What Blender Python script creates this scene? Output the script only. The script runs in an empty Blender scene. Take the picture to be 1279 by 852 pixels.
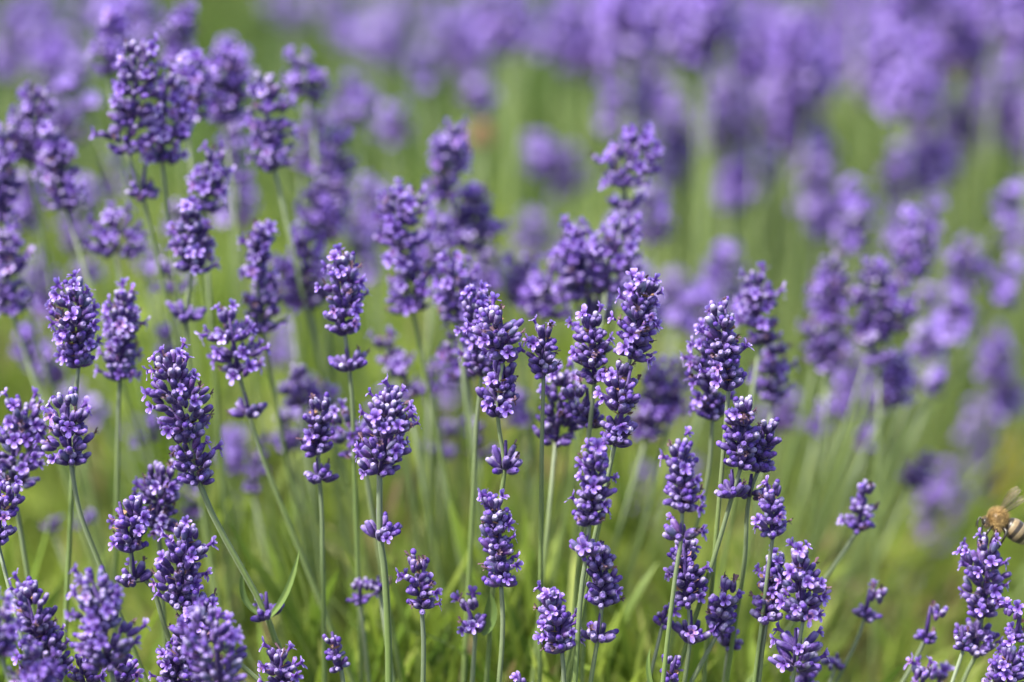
import bpy, math, random
import numpy as np
from mathutils import Vector, Matrix

# ------------------------------------------------------------------ camera, sky, sun, exposure
SC = bpy.context.scene
COL = SC.collection
PITCH = math.radians(17.0)
D0, W0 = 1.0, 0.34                       # focus distance and the width seen there (metres)
FOCUS = np.array([0.0, 0.0, 0.5])
VIEW = np.array([0.0, math.cos(PITCH), -math.sin(PITCH)])
UP = np.array([0.0, math.sin(PITCH), math.cos(PITCH)])
RIGHT = np.array([1.0, 0.0, 0.0])
CAM = FOCUS - D0 * VIEW

cam = bpy.data.cameras.new('camera')
cam.sensor_width = 36.0
cam.lens = 36.0 * D0 / W0
cam.clip_start = 0.01
cam.clip_end = 2000.0
cam.dof.use_dof = True
cam.dof.focus_distance = D0
cam.dof.aperture_fstop = 3.3
cam.dof.aperture_blades = 9
cam_ob = bpy.data.objects.new('camera', cam)
cam_ob.location = CAM
cam_ob.rotation_euler = (math.pi / 2 - PITCH, 0, 0)
COL.objects.link(cam_ob)
SC.camera = cam_ob

SUN_EL, SUN_AZ = math.radians(60), math.radians(-115)      # azimuth from +Y towards +X
world = bpy.data.worlds.new('World')
SC.world = world
world.use_nodes = True
wn = world.node_tree
for n in list(wn.nodes):
    wn.nodes.remove(n)
sky = wn.nodes.new('ShaderNodeTexSky')
sky.sky_type = 'NISHITA'
sky.sun_disc = False
sky.sun_elevation = SUN_EL
sky.sun_rotation = SUN_AZ
sky.dust_density = 3.0
bg = wn.nodes.new('ShaderNodeBackground')
bg.inputs['Strength'].default_value = 0.10
wo = wn.nodes.new('ShaderNodeOutputWorld')
wn.links.new(sky.outputs[0], bg.inputs['Color'])
wn.links.new(bg.outputs[0], wo.inputs['Surface'])

sun = bpy.data.lights.new('sun', 'SUN')
sun.energy = 2.7
sun.angle = math.radians(5.0)
sun.color = (1.0, 0.96, 0.88)
sun_ob = bpy.data.objects.new('sun', sun)
sd = Vector((math.sin(SUN_AZ) * math.cos(SUN_EL), math.cos(SUN_AZ) * math.cos(SUN_EL), math.sin(SUN_EL)))
sun_ob.rotation_euler = sd.to_track_quat('Z', 'Y').to_euler()
COL.objects.link(sun_ob)

SC.view_settings.view_transform = 'Standard'
SC.view_settings.look = 'None'
SC.view_settings.gamma = 1.0
SC.view_settings.exposure = 2.2
SC.render.engine = 'CYCLES'
SC.cycles.use_denoising = True
SC.cycles.max_bounces = 8
SC.cycles.transparent_max_bounces = 8

rng = np.random.default_rng(20240611)

# ------------------------------------------------------------------ materials
def nodes_of(name):
    m = bpy.data.materials.new(name)
    m.use_nodes = True
    t = m.node_tree
    for n in list(t.nodes):
        t.nodes.remove(n)
    out = t.nodes.new('ShaderNodeOutputMaterial')
    return m, t, out

def ramp(t, fac, stops):
    r = t.nodes.new('ShaderNodeValToRGB')
    e = r.color_ramp.elements
    while len(e) < len(stops):
        e.new(0.5)
    for k, (p, c) in enumerate(stops):
        e[k].position = p
        e[k].color = (c[0], c[1], c[2], 1)
    t.links.new(fac, r.inputs['Fac'])
    return r.outputs['Color']

def mixc(t, fac, a, b, mode='MIX'):
    m = t.nodes.new('ShaderNodeMix')
    m.data_type = 'RGBA'
    m.blend_type = mode
    for i, v in ((0, fac), (6, a), (7, b)):
        if hasattr(v, 'links') or hasattr(v, 'is_linked'):
            t.links.new(v, m.inputs[i])
        elif i == 0:
            m.inputs[0].default_value = v
        else:
            m.inputs[i].default_value = (v[0], v[1], v[2], 1)
    return m.outputs[2]

def attr(t):
    a = t.nodes.new('ShaderNodeAttribute')
    a.attribute_name = 'info'
    s = t.nodes.new('ShaderNodeSeparateColor')
    t.links.new(a.outputs['Color'], s.inputs[0])
    return s.outputs[0], s.outputs[1], s.outputs[2]

def noise(t, scale, detail=3.0):
    tc = t.nodes.new('ShaderNodeTexCoord')
    n = t.nodes.new('ShaderNodeTexNoise')
    n.inputs['Scale'].default_value = scale
    n.inputs['Detail'].default_value = detail
    t.links.new(tc.outputs['Object'], n.inputs['Vector'])
    return n.outputs['Fac']

def principled(t, color, rough=0.6, sheen=0.0, sheen_tint=(1, 1, 1), spec=0.3):
    p = t.nodes.new('ShaderNodeBsdfPrincipled')
    if hasattr(color, 'is_linked'):
        t.links.new(color, p.inputs['Base Color'])
    else:
        p.inputs['Base Color'].default_value = (*color, 1)
    p.inputs['Roughness'].default_value = rough
    p.inputs['Specular IOR Level'].default_value = spec
    p.inputs['Sheen Weight'].default_value = sheen
    p.inputs['Sheen Roughness'].default_value = 0.4
    p.inputs['Sheen Tint'].default_value = (*sheen_tint, 1)
    return p

def leafy(t, out, p, color, amount):
    tr = t.nodes.new('ShaderNodeBsdfTranslucent')
    t.links.new(color, tr.inputs['Color'])
    mx = t.nodes.new('ShaderNodeMixShader')
    mx.inputs[0].default_value = amount
    t.links.new(p.outputs[0], mx.inputs[1])
    t.links.new(tr.outputs[0], mx.inputs[2])
    t.links.new(mx.outputs[0], out.inputs['Surface'])

def bump(t, p, fac, dist, strength=0.5):
    b = t.nodes.new('ShaderNodeBump')
    b.inputs['Strength'].default_value = strength
    b.inputs['Distance'].default_value = dist
    t.links.new(fac, b.inputs['Height'])
    t.links.new(b.outputs[0], p.inputs['Normal'])

def mat_calyx():
    m, t, out = nodes_of('violet_calyx')
    r, g, b = attr(t)
    body = ramp(t, g, [(0.0, (0.017, 0.006, 0.052)), (0.35, (0.031, 0.011, 0.092)),
                       (0.62, (0.044, 0.021, 0.130)), (0.80, (0.066, 0.020, 0.122)), (1.0, (0.060, 0.064, 0.135))])
    along = ramp(t, r, [(0.0, (0.10, 0.09, 0.06)), (0.13, (0, 0, 0)), (0.75, (0, 0, 0)), (1.0, (1, 1, 1))])
    base = mixc(t, ramp(t, r, [(0.0, (0.35, 0.35, 0.35)), (0.25, (0, 0, 0)), (1.0, (0, 0, 0))]), body, (0.16, 0.10, 0.13))
    tip = mixc(t, ramp(t, b, [(0, (0, 0, 0)), (1, (1, 1, 1))]), (0.105, 0.056, 0.26), (0.33, 0.29, 0.43))
    c = mixc(t, ramp(t, r, [(0.62, (0, 0, 0)), (0.92, (0.75, 0.75, 0.75)), (1.0, (0.9, 0.9, 0.9))]), base, tip)
    nf = noise(t, 900, 2)
    c = mixc(t, ramp(t, nf, [(0.35, (0, 0, 0)), (0.75, (0.30, 0.30, 0.30))]), c, (0.10, 0.065, 0.20))
    p = principled(t, c, 0.60, 0.12, (0.8, 0.75, 1.0), 0.3)
    bump(t, p, nf, 0.0004, 0.6)
    t.links.new(p.outputs[0], out.inputs['Surface'])
    return m

def mat_petal():
    m, t, out = nodes_of('lilac_petal')
    r, g, b = attr(t)
    hue = ramp(t, g, [(0.0, (0.085, 0.036, 0.27)), (0.35, (0.175, 0.088, 0.46)), (0.65, (0.31, 0.195, 0.64)), (1.0, (0.58, 0.48, 0.84))])
    c = mixc(t, ramp(t, r, [(0.0, (1, 1, 1)), (0.22, (0.75, 0.75, 0.75)), (0.5, (0, 0, 0))]), hue,
             mixc(t, b, (0.10, 0.035, 0.22), (0.42, 0.20, 0.32)))
    nf = noise(t, 1400, 2)
    c = mixc(t, ramp(t, nf, [(0.4, (0, 0, 0)), (0.8, (0.3, 0.3, 0.3))]), c, (0.17, 0.08, 0.42))
    p = principled(t, c, 0.55, 0.1, (1, 1, 1), 0.3)
    leafy(t, out, p, c, 0.42)
    return m

def mat_stem(name, stops, rough=0.55):
    m, t, out = nodes_of(name)
    r, g, b = attr(t)
    c = ramp(t, g, stops)
    nf = noise(t, 500, 3)
    c = mixc(t, ramp(t, nf, [(0.35, (0, 0, 0)), (0.8, (0.4, 0.4, 0.4))]), c, (0.075, 0.11, 0.035))
    # purple-grey flush of the stalk just under the flowers
    c = mixc(t, ramp(t, r, [(0.0, (0, 0, 0)), (0.80, (0, 0, 0)), (1.0, (0.4, 0.4, 0.4))]), c, (0.17, 0.16, 0.20))
    p = principled(t, c, rough, 0.2, (0.9, 1.0, 0.85), 0.3)
    leafy(t, out, p, c, 0.15)
    return m

def mat_leaf(name, stops, trans=0.35):
    m, t, out = nodes_of(name)
    r, g, b = attr(t)
    c = ramp(t, g, stops)
    nf = noise(t, 60, 3)
    c = mixc(t, ramp(t, nf, [(0.4, (0, 0, 0)), (0.75, (0.4, 0.4, 0.4))]), c, (0.05, 0.10, 0.015))
    p = principled(t, c, 0.5, 0.15, (0.9, 1, 0.9), 0.35)
    leafy(t, out, p, c, trans)
    return m

def mat_ground():
    m, t, out = nodes_of('ground_soil')
    c1 = noise(t, 9, 6)
    c2 = noise(t, 1.3, 4)
    soil = ramp(t, c1, [(0.25, (0.035, 0.026, 0.014)), (0.55, (0.085, 0.065, 0.032)), (0.8, (0.15, 0.12, 0.06))])
    moss = ramp(t, c1, [(0.25, (0.030, 0.055, 0.010)), (0.7, (0.075, 0.115, 0.022))])
    c = mixc(t, ramp(t, c2, [(0.42, (0.25, 0.25, 0.25)), (0.6, (0.95, 0.95, 0.95))]), soil, moss)
    p = principled(t, c, 0.95, 0, (1, 1, 1), 0.1)
    bump(t, p, c1, 0.01, 0.6)
    t.links.new(p.outputs[0], out.inputs['Surface'])
    return m

def mat_flat(name, color, rough=0.6, vary=0.25, scale=800, spec=0.3):
    m, t, out = nodes_of(name)
    nf = noise(t, scale, 2)
    c = mixc(t, ramp(t, nf, [(0.35, (0, 0, 0)), (0.7, (1, 1, 1))]), color, tuple(x * (1 - vary) for x in color))
    p = principled(t, c, rough, 0, (1, 1, 1), spec)
    t.links.new(p.outputs[0], out.inputs['Surface'])
    return m

def mat_bee():
    m, t, out = nodes_of('banded_bee_body')
    r, g, b = attr(t)
    c = ramp(t, r, [(0.0, (0.03, 0.022, 0.015)), (0.17, (0.05, 0.035, 0.02)), (0.20, (0.22, 0.125, 0.035)), (0.46, (0.17, 0.095, 0.03)),
                    (0.50, (0.225, 0.160, 0.075)), (0.555, (0.200, 0.135, 0.060)), (0.57, (0.022, 0.016, 0.011)), (0.62, (0.022, 0.016, 0.011)),
                    (0.625, (0.20, 0.150, 0.085)), (0.68, (0.15, 0.105, 0.055)), (0.69, (0.022, 0.016, 0.011)), (0.735, (0.022, 0.016, 0.011)),
                    (0.74, (0.20, 0.150, 0.085)), (0.795, (0.14, 0.10, 0.05)), (0.80, (0.022, 0.016, 0.011)), (0.845, (0.022, 0.016, 0.011)),
                    (0.86, (0.230, 0.190, 0.125)), (0.89, (0.170, 0.125, 0.070)), (0.905, (0.025, 0.018, 0.013)), (1.0, (0.025, 0.018, 0.013))])
    p = principled(t, c, 0.4, 0.2, (1, 0.9, 0.7), 0.4)
    t.links.new(p.outputs[0], out.inputs['Surface'])
    return m

def mat_wing():
    m, t, out = nodes_of('clear_bee_wing')
    tr = t.nodes.new('ShaderNodeBsdfTransparent')
    tr.inputs['Color'].default_value = (0.90, 0.82, 0.70, 1)
    p = principled(t, (0.42, 0.34, 0.24), 0.25, 0, (1, 1, 1), 0.5)
    mx = t.nodes.new('ShaderNodeMixShader')
    nf = noise(t, 1500, 2)
    f = ramp(t, nf, [(0.45, (0.22, 0.22, 0.22)), (0.60, (0.46, 0.46, 0.46))])
    t.links.new(f, mx.inputs[0])
    t.links.new(tr.outputs[0], mx.inputs[1])
    t.links.new(p.outputs[0], mx.inputs[2])
    t.links.new(mx.outputs[0], out.inputs['Surface'])
    return m

M_CALYX, M_PETAL = mat_calyx(), mat_petal()
GREEN = [(0.0, (0.075, 0.118, 0.032)), (0.5, (0.118, 0.170, 0.048)), (1.0, (0.170, 0.225, 0.070))]
M_STEM = mat_stem('lavender_stalk', GREEN)
M_LEAF = mat_leaf('lavender_leaf', [(0.0, (0.075, 0.125, 0.030)), (0.5, (0.115, 0.180, 0.045)), (1.0, (0.170, 0.235, 0.065))], 0.25)
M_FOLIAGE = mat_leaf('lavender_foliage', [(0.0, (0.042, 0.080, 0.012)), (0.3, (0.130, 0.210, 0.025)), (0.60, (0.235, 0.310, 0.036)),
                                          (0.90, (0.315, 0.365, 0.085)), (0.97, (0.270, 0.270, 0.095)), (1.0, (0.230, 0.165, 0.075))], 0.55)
M_FAR = mat_leaf('far_lavender_leaf', [(0.0, (0.024, 0.046, 0.012)), (0.35, (0.062, 0.108, 0.022)), (0.7, (0.110, 0.165, 0.030)), (0.95, (0.165, 0.205, 0.050)), (1.0, (0.16, 0.12, 0.06))], 0.4)
M_GRASS = mat_leaf('grass_blades', [(0.0, (0.022, 0.038, 0.006)), (0.5, (0.050, 0.080, 0.011)), (0.9, (0.095, 0.130, 0.020)), (1.0, (0.20, 0.17, 0.07))], 0.4)
M_BRACT = mat_flat('dry_bract', (0.26, 0.14, 0.08), 0.7, 0.4, 1200)
M_HAIR = mat_flat('calyx_hairs', (0.14, 0.10, 0.26), 0.8, .3, 900)
M_WITHER = mat_flat('withered_floret', (0.115, 0.060, 0.085), 0.75, .5, 1500)
M_YELLOW = mat_leaf('yellowed_leaf', [(0.0, (0.46, 0.36, 0.04)), (1.0, (0.60, 0.48, 0.07))], .35)
M_GROUND = mat_ground()

# ------------------------------------------------------------------ geometry helpers
class MB:
    """collects pieces and links them as ONE mesh object"""
    def __init__(self):
        self.v, self.f, self.i, self.m, self.n = [], [], [], [], 0
    def add(self, v, f, info, mi=0):
        self.v.append(np.asarray(v, float))
        self.f.append(np.asarray(f, int) + self.n)
        self.i.append(np.asarray(info, float))
        self.m.append(np.full(len(f), mi, int))
        self.n += len(v)
    def mesh(self, name, mats, smooth=True):
        v = np.concatenate(self.v)
        f = np.concatenate(self.f)
        info = np.concatenate(self.i)
        mi = np.concatenate(self.m)
        me = bpy.data.meshes.new(name)
        me.vertices.add(len(v))
        me.vertices.foreach_set('co', v.ravel())
        tri = f[:, 2] == f[:, 3]
        sizes = np.where(tri, 3, 4)
        starts = np.concatenate([[0], np.cumsum(sizes)[:-1]])
        keep = np.ones(f.shape, bool)
        keep[tri, 3] = False
        loops = f[keep]
        me.loops.add(len(loops))
        me.loops.foreach_set('vertex_index', loops.astype(np.int32))
        me.polygons.add(len(f))
        me.polygons.foreach_set('loop_start', starts.astype(np.int32))
        me.polygons.foreach_set('material_index', mi.astype(np.int32))
        me.polygons.foreach_set('use_smooth', np.full(len(f), smooth))
        a = me.color_attributes.new('info', 'FLOAT_COLOR', 'POINT')
        a.data.foreach_set('color', np.concatenate([info, np.ones((len(v), 1))], 1).astype(np.float32).ravel())
        for m in mats:
            me.materials.append(m)
        me.update(calc_edges=True)
        me.validate()
        return me

def link(name, data, parent=None, loc=None):
    o = bpy.data.objects.new(name, data)
    COL.objects.link(o)
    if parent is not None:
        o.parent = parent
    if loc is not None:
        o.location = Vector([float(x) for x in loc])
    return o

def tag(o, label, cat=None, group=None, kind=None):
    if label: o['label'] = label
    if cat: o['category'] = cat
    if group: o['group'] = group
    if kind: o['kind'] = kind

def at(px, py, d):
    s = W0 * d / 1279.0
    return CAM + d * VIEW + (px - 639.5) * s * RIGHT + (426.0 - py) * s * UP

def nrm(v):
    v = np.asarray(v, float)
    return v / max(np.linalg.norm(v), 1e-12)

def frame(z, up=(0, 0, 1)):
    z = nrm(z)
    up = np.asarray(up, float)
    if abs(np.dot(z, nrm(up))) > 0.98:
        up = np.array([1.0, 0.2, 0.0])
    x = nrm(np.cross(up, z))
    y = np.cross(z, x)
    return np.stack([x, y, z], 1)            # columns

def lathe(prof, seg, ribs=0.0):
    """profile [(z, r)], closed by its first and last ring; info = (t, 0, 0)"""
    k = len(prof)
    v, inf = [], []
    for z, r in prof:
        for s in range(seg):
            a = 2 * math.pi * s / seg
            rr = r * (1 - ribs * (s % 2))
            v.append((rr * math.cos(a), rr * math.sin(a), z))
            inf.append((z, 0, 0))
    f = []
    for j in range(k - 1):
        for s in range(seg):
            f.append((j * seg + s, j * seg + (s + 1) % seg, (j + 1) * seg + (s + 1) % seg, (j + 1) * seg + s))
    v.append((0, 0, prof[-1][0])); inf.append((prof[-1][0], 0, 0))
    top = len(v) - 1
    for s in range(seg):
        f.append(((k - 1) * seg + s, (k - 1) * seg + (s + 1) % seg, top, top))
    return np.array(v), np.array(f), np.array(inf)

# a calyx of unit length and unit radius; a corolla bud; an open two-lipped flower
CALYX = lathe([(0, .38), (.10, .66), (.28, .92), (.50, 1.0), (.70, .95), (.86, .80), (.95, .66), (1.0, .48), (.94, .2)], 12, 0.12)
CALYX_LO = lathe([(0, .4), (.25, .9), (.6, 1.0), (.9, .75), (1.0, .35)], 6, 0.0)
BUD = lathe([(0, .55), (.25, .95), (.55, 1.0), (.82, .70), (.97, .25)], 7)
BUD_LO = lathe([(0, .6), (.4, 1.0), (.9, .5)], 5)

def corolla(seed):
    r = np.random.default_rng(seed)
    b = MB()
    tv, tf, ti = lathe([(-1.6, .42), (-.6, .48), (0.0, .62), (.25, .86)], 8)
    keep = len(tv) - 1
    tf = np.array([q for q in tf if keep not in q])
    ti[:, 0] = .20; ti[:, 1] = .15; ti[:, 2] = 0
    b.add(tv[:keep], tf, ti[:keep])
    # five lobes: two of the raised upper lip, three of the spreading lower lip
    lobes = [(62, 2.1, 1.15, .25), (118, 2.1, 1.15, .25), (200, 1.75, 1.0, .85), (270, 2.0, 1.1, 1.0), (340, 1.75, 1.0, .85)]
    eye = float(r.random() < .25)
    for ang, ln, wd, spread in lobes:
        a = math.radians(ang + r.normal(0, 7))
        ln *= r.uniform(.85, 1.12); wd *= r.uniform(.85, 1.1)
        spread = spread + r.normal(0, .15)
        curl = r.normal(.35, .3)
        nu, nv = 5, 6
        vs, inf = [], []
        for j in range(nv):
            t = j / (nv - 1)
            w = wd * (.62 + .75 * t) * math.sqrt(max(0.0, 1 - max(0, (t - .45) / .56) ** 2.4))
            rad = .60 + ln * (t * (0.55 + .38 * spread) - .10 * curl * t * t)
            hgt = .18 + ln * (t * (.75 - .62 * spread) - .30 * curl * t * t)
            for i in range(nu):
                s = (i / (nu - 1) - .5) * 2
                wav = .10 * math.sin(3.1 * t + 2.2 * s + ang) * t
                lx, lz = s * w * .62, hgt + .22 * s * s * t + wav
                vs.append((rad * math.cos(a) - lx * math.sin(a), rad * math.sin(a) + lx * math.cos(a), lz))
                inf.append((.08 + .95 * t, .25 + .6 * t + .12 * r.normal(), eye))
        fs = [(j * nu + i, j * nu + i + 1, (j + 1) * nu + i + 1, (j + 1) * nu + i) for j in range(nv - 1) for i in range(nu - 1)]
        b.add(vs, fs, np.clip(inf, 0, 1))
    return b

def hairs(seed, n=26):
    r = np.random.default_rng(seed)
    V, F = [], []
    for q in range(n):
        t = r.uniform(.15, 1.0); a = r.uniform(0, 6.283)
        ra = float(np.interp(t, [0, .1, .28, .5, .7, .86, 1], [.38, .66, .92, 1, .95, .8, .5])) * .97
        o = np.array([math.cos(a), math.sin(a), 0])
        s = np.array([-math.sin(a), math.cos(a), 0]) * .035
        p = o * ra + np.array([0, 0, t])
        tip = p + o * r.uniform(.25, .5) + np.array([0, 0, r.uniform(.02, .12)]) + s * r.normal(0, 5)
        V += [p - s, p + s, tip]
        F.append((3 * q, 3 * q + 1, 3 * q + 2, 3 * q + 2))
    return np.array(V), np.array(F)
HAIR = [hairs(s) for s in range(4)]
COROLLAS = [corolla(s) for s in range(9)]
COROLLA_ARR = [(np.concatenate(c.v), np.concatenate(c.f), np.concatenate(c.i)) for c in COROLLAS]
COROLLA_MESH = [c.mesh('blossom', [M_PETAL]) for c in COROLLAS]

def corolla_lo():
    b = MB()
    for ang in (70, 115, 195, 270, 345):
        a = math.radians(ang)
        c, s = math.cos(a), math.sin(a)
        vs, inf = [], []
        for rad, w, h, t in ((.1, .4, -.6, .1), (1.2, .9, .3, .5), (2.2, .55, .45, 1.0)):
            for q in (-1, 1):
                vs.append((rad * c - q * w * s, rad * s + q * w * c, h)); inf.append((t, .35 + .5 * t, 0))
        b.add(vs, [(0, 1, 3, 2), (2, 3, 5, 4)], inf)
    return np.concatenate(b.v), np.concatenate(b.f), np.concatenate(b.i)
COROLLA_LO = corolla_lo()

# ------------------------------------------------------------------ one flower head
def build_head(bot, top, width, bloom, lod, tone, whorl=False, crown=True, seed=0):
    """returns (mesh builder in coordinates relative to bot, list of open blossoms)"""
    r = np.random.default_rng(seed)
    b = MB()
    axis = top - bot
    L = np.linalg.norm(axis)
    A = frame(axis, (0, -1, .2))
    cal = CALYX if lod == 0 else CALYX_LO
    bud = BUD if lod == 0 else BUD_LO
    R = width / 2 * ((.79 if lod == 0 else 1.0) if not whorl else 1.08)
    tone = tone + r.normal(0, .35)
    dusk = r.uniform(0, .35)
    open_list = []
    spacing = .0043
    if whorl:
        hs = [0.0] if L < .0145 else [0.0, L * .32]
    else:
        n = max(2, int(round((L - .0075) / spacing)) + 1)
        h0 = min(.0014, L * .08) * (lod == 0); hs = [h0 + (L - (.0064 if lod == 0 else .0050) - h0) * i / (n - 1) for i in range(n)]
    yaw0 = r.uniform(0, 6.28)
    nW = len(hs)
    lop = r.normal(0, .0009, 2)
    lobe = r.uniform(0, 6.28, nW)
    hs = [h + (r.normal(0, .0006) if 0 < q < nW - 1 else 0) for q, h in enumerate(hs)]
    for i, h in enumerate(hs):
        u = i / max(1, nW - 1)
        if whorl:
            env, th0, k = 1.0 - .2 * u, 52 - 20 * u, int(r.integers(8, 11))
        else:
            env = float(np.interp(u, [0, .12, .4, .7, .9, 1], [.80, .95, 1.0, .92, .74, .52]))
            env *= 1 + r.normal(0, .11)
            th0 = float(np.interp(u, [0, .3, .75, 1], [66, 62, 52, 24]))
            k = int(r.integers(9, 13)) if u < .85 else int(r.integers(5, 8))
        if R < .0055:
            k = max(3, int(k * R / .0055))
        Ri = max(R * env, .003)
        yaw = yaw0 + i * .55
        for layer in (0, 1):
            kk = k if layer == 0 else max(3, int(k * .62))
            if whorl and layer == 1:
                kk = 4
            for j in range(kk):
                ph = yaw + 2 * math.pi * (j + (.5 if layer else 0)) / kk + r.normal(0, .13)
                if whorl:                       # two opposite cymes
                    ph = yaw0 + math.pi * (j % 2) + (j // 2 - (kk / 2 - 1) / 2) * .55 + r.normal(0, .15)
                th = math.radians(th0 + r.normal(0, 9) - (16 if layer else 0))
                ln = r.uniform(.0042, .0056) * (1 - .14 * u * (not whorl))
                if R < .0055:
                    ln *= max(.6, R / .0055)
                rad = r.uniform(.00106, .00136) * (ln / .0050) ** .5
                if layer == 0 and not whorl and r.random() < .07:
                    continue
                out = Ri * r.uniform(.86, 1.08) * (1 + .13 * math.cos(ph - lobe[i])) * (1 if layer == 0 else .68)
                r0 = max(.0007, out - ln * math.sin(th))
                if whorl:
                    ln = R * r.uniform(.72, .92); rad = r.uniform(.00115, .00140); th = math.radians(np.clip(r.normal(54, 14), 20, 80)); r0 = r.uniform(.0012, .0024)
                rd = np.array([math.cos(ph), math.sin(ph), 0])
                base = rd * r0 + np.array([lop[0] * u * 2, lop[1] * u * 2, h + r.normal(0, .0007)])
                d = rd * math.sin(th) + np.array([0, 0, math.cos(th)])
                F = frame(d, (r.normal(0, .4), r.normal(0, .4), 1))
                v, f, inf = cal
                vv = (v * np.array([rad, rad, ln])) @ F.T + base
                ii = inf.copy()
                g = np.clip(.42 + tone * .4 + r.normal(0, .26) + dusk * (r.random() < .3), 0, 1)
                pale = np.clip(r.normal(.20, .32) + (.5 if (u > .8 and crown) else 0) + max(0, -bloom) * .3, 0, 1)
                ii[:, 1] = g; ii[:, 2] = pale
                b.add(vv @ A.T, f, ii, 0)
                if lod == 0:
                    hv, hf = HAIR[int(r.integers(0, 4))]
                    b.add(((hv * np.array([rad, rad, ln])) @ F.T + base) @ A.T, hf, np.full((len(hv), 3), r.random()), 3)
                tip = base + d * ln * .93
                # short stalk to the axis
                what = r.random()
                pb = max(0.0, bloom) * (.55 if lod == 0 else .85 if lod == 1 else 1.0) * (1.0 if layer == 0 else .25) * (.75 + .6 * u)
                if what < pb:
                    ax = nrm(d + rd * r.uniform(.15, .9) + np.array([0, 0, r.normal(.05, .25)]) + r.normal(0, .15, 3))
                    F2 = frame(ax, (0, 0, 1))
                    roll = r.normal(0, .35)
                    Rz = np.array([[math.cos(roll), -math.sin(roll), 0], [math.sin(roll), math.cos(roll), 0], [0, 0, 1]])
                    F2 = A @ F2 @ Rz
                    sc = r.uniform(.00088, .00134)
                    pos = A @ (tip + d * r.uniform(.0008, .0026))
                    if lod == 0:
                        open_list.append((pos, F2, sc, int(r.integers(0, 9))))
                    else:
                        v, f, inf = COROLLA_ARR[int(r.integers(0, 9))] if lod == 1 else COROLLA_LO
                        ii = inf.copy(); ii[:, 1] = np.clip(ii[:, 1] + r.normal(0, .15), 0, 1)
                        b.add((v * sc * 1.04) @ F2.T + pos, f, ii, 1)
                elif what < pb + .27 and what > pb + .20:
                    v, f, inf = COROLLA_ARR[int(r.integers(0, 9))] if lod < 2 else COROLLA_LO      # withered floret
                    F2 = A @ frame(nrm(d + r.normal(0, .35, 3)))
                    b.add((v * np.array([.0006, .0005, .0011])) @ F2.T + A @ (tip + d * .0008), f, inf, 2)
                elif what < pb + .20:
                    v, f, inf = bud                     # closed corolla showing at the mouth of the calyx
                    F2 = frame(nrm(d + r.normal(0, .15, 3)))
                    s1 = r.uniform(.0008, .0011)
                    ii = np.zeros((len(v), 3)); ii[:, 0] = .6; ii[:, 1] = np.clip(r.normal(.12, .25), 0, 1)
                    b.add(((v * np.array([s1, s1, r.uniform(.0013, .0022)])) @ F2.T + tip - d * .0004) @ A.T, f, ii, 1)
        if lod == 0 and not whorl and i > 0:
            for q in range(2):                          # papery bracts between the whorls
                ph = yaw + math.pi * q + r.normal(0, .4)
                rd = np.array([math.cos(ph), math.sin(ph), 0]); td = np.array([-math.sin(ph), math.cos(ph), 0])
                c0 = rd * (Ri * .35) + np.array([0, 0, h - .0012])
                c1 = rd * (Ri * .82) + np.array([0, 0, h + .0002])
                wq = .0016
                vs = np.array([c0, (c0 + c1) / 2 + td * wq, c1, (c0 + c1) / 2 - td * wq, ])
                b.add(vs @ A.T, [(0, 1, 2, 3)], np.full((4, 3), .5), 4)
    # axis of the head
    v, f, inf = tube([np.zeros(3), axis * .5, axis * .88], [.0009, .0008, .0005], 5)
    inf[:, 0] = .5; inf[:, 1] = .3; inf[:, 2] = 0
    b.add(v, f, inf, 0)
    return b, open_list

def tube(pts, rads, seg=8, ridge=0.0, twist=0.0):
    pts = [np.asarray(p, float) for p in pts]
    n = len(pts)
    v, inf = [], []
    ref = np.array([0.31, -0.93, 0.17])
    for k in range(n):
        d = nrm(pts[min(k + 1, n - 1)] - pts[max(k - 1, 0)])
        x = nrm(np.cross(ref, d)); y = np.cross(d, x)
        for s in range(seg):
            a = 2 * math.pi * s / seg + twist * k
            rr = rads[k] * (1 - ridge * (s % 2))
            v.append(pts[k] + rr * (math.cos(a) * x + math.sin(a) * y))
            inf.append((k / (n - 1), .5 + .5 * (s % 2 == 0), 0))
    f = [(k * seg + s, k * seg + (s + 1) % seg, (k + 1) * seg + (s + 1) % seg, (k + 1) * seg + s) for k in range(n - 1) for s in range(seg)]
    m = len(v)
    v.append(pts[0]); inf.append((0, .5, 0)); v.append(pts[-1]); inf.append((1, .5, 0))
    for s in range(seg):
        f.append(((s + 1) % seg, s, m, m))
        f.append(((n - 1) * seg + s, (n - 1) * seg + (s + 1) % seg, m + 1, m + 1))
    return np.array(v), np.array(f), np.array(inf)

def spline(pts, per=6):
    """smooth curve through the points; tangents scaled to each stretch so that it never doubles back"""
    P = [np.asarray(p, float) for p in pts]
    n = len(P)
    T = [nrm(P[min(k + 1, n - 1)] - P[k]) * .5 + nrm(P[k] - P[max(k - 1, 0)]) * .5 if 0 < k < n - 1 else (nrm(P[1] - P[0]) if k == 0 else nrm(P[-1] - P[-2])) for k in range(n)]
    out = []
    for k in range(n - 1):
        L = np.linalg.norm(P[k + 1] - P[k])
        for q in range(per):
            t = q / per
            out.append((2 * t ** 3 - 3 * t ** 2 + 1) * P[k] + (t ** 3 - 2 * t ** 2 + t) * L * T[k] + (-2 * t ** 3 + 3 * t ** 2) * P[k + 1] + (t ** 3 - t ** 2) * L * T[k + 1])
    out.append(P[-1])
    return out

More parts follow.
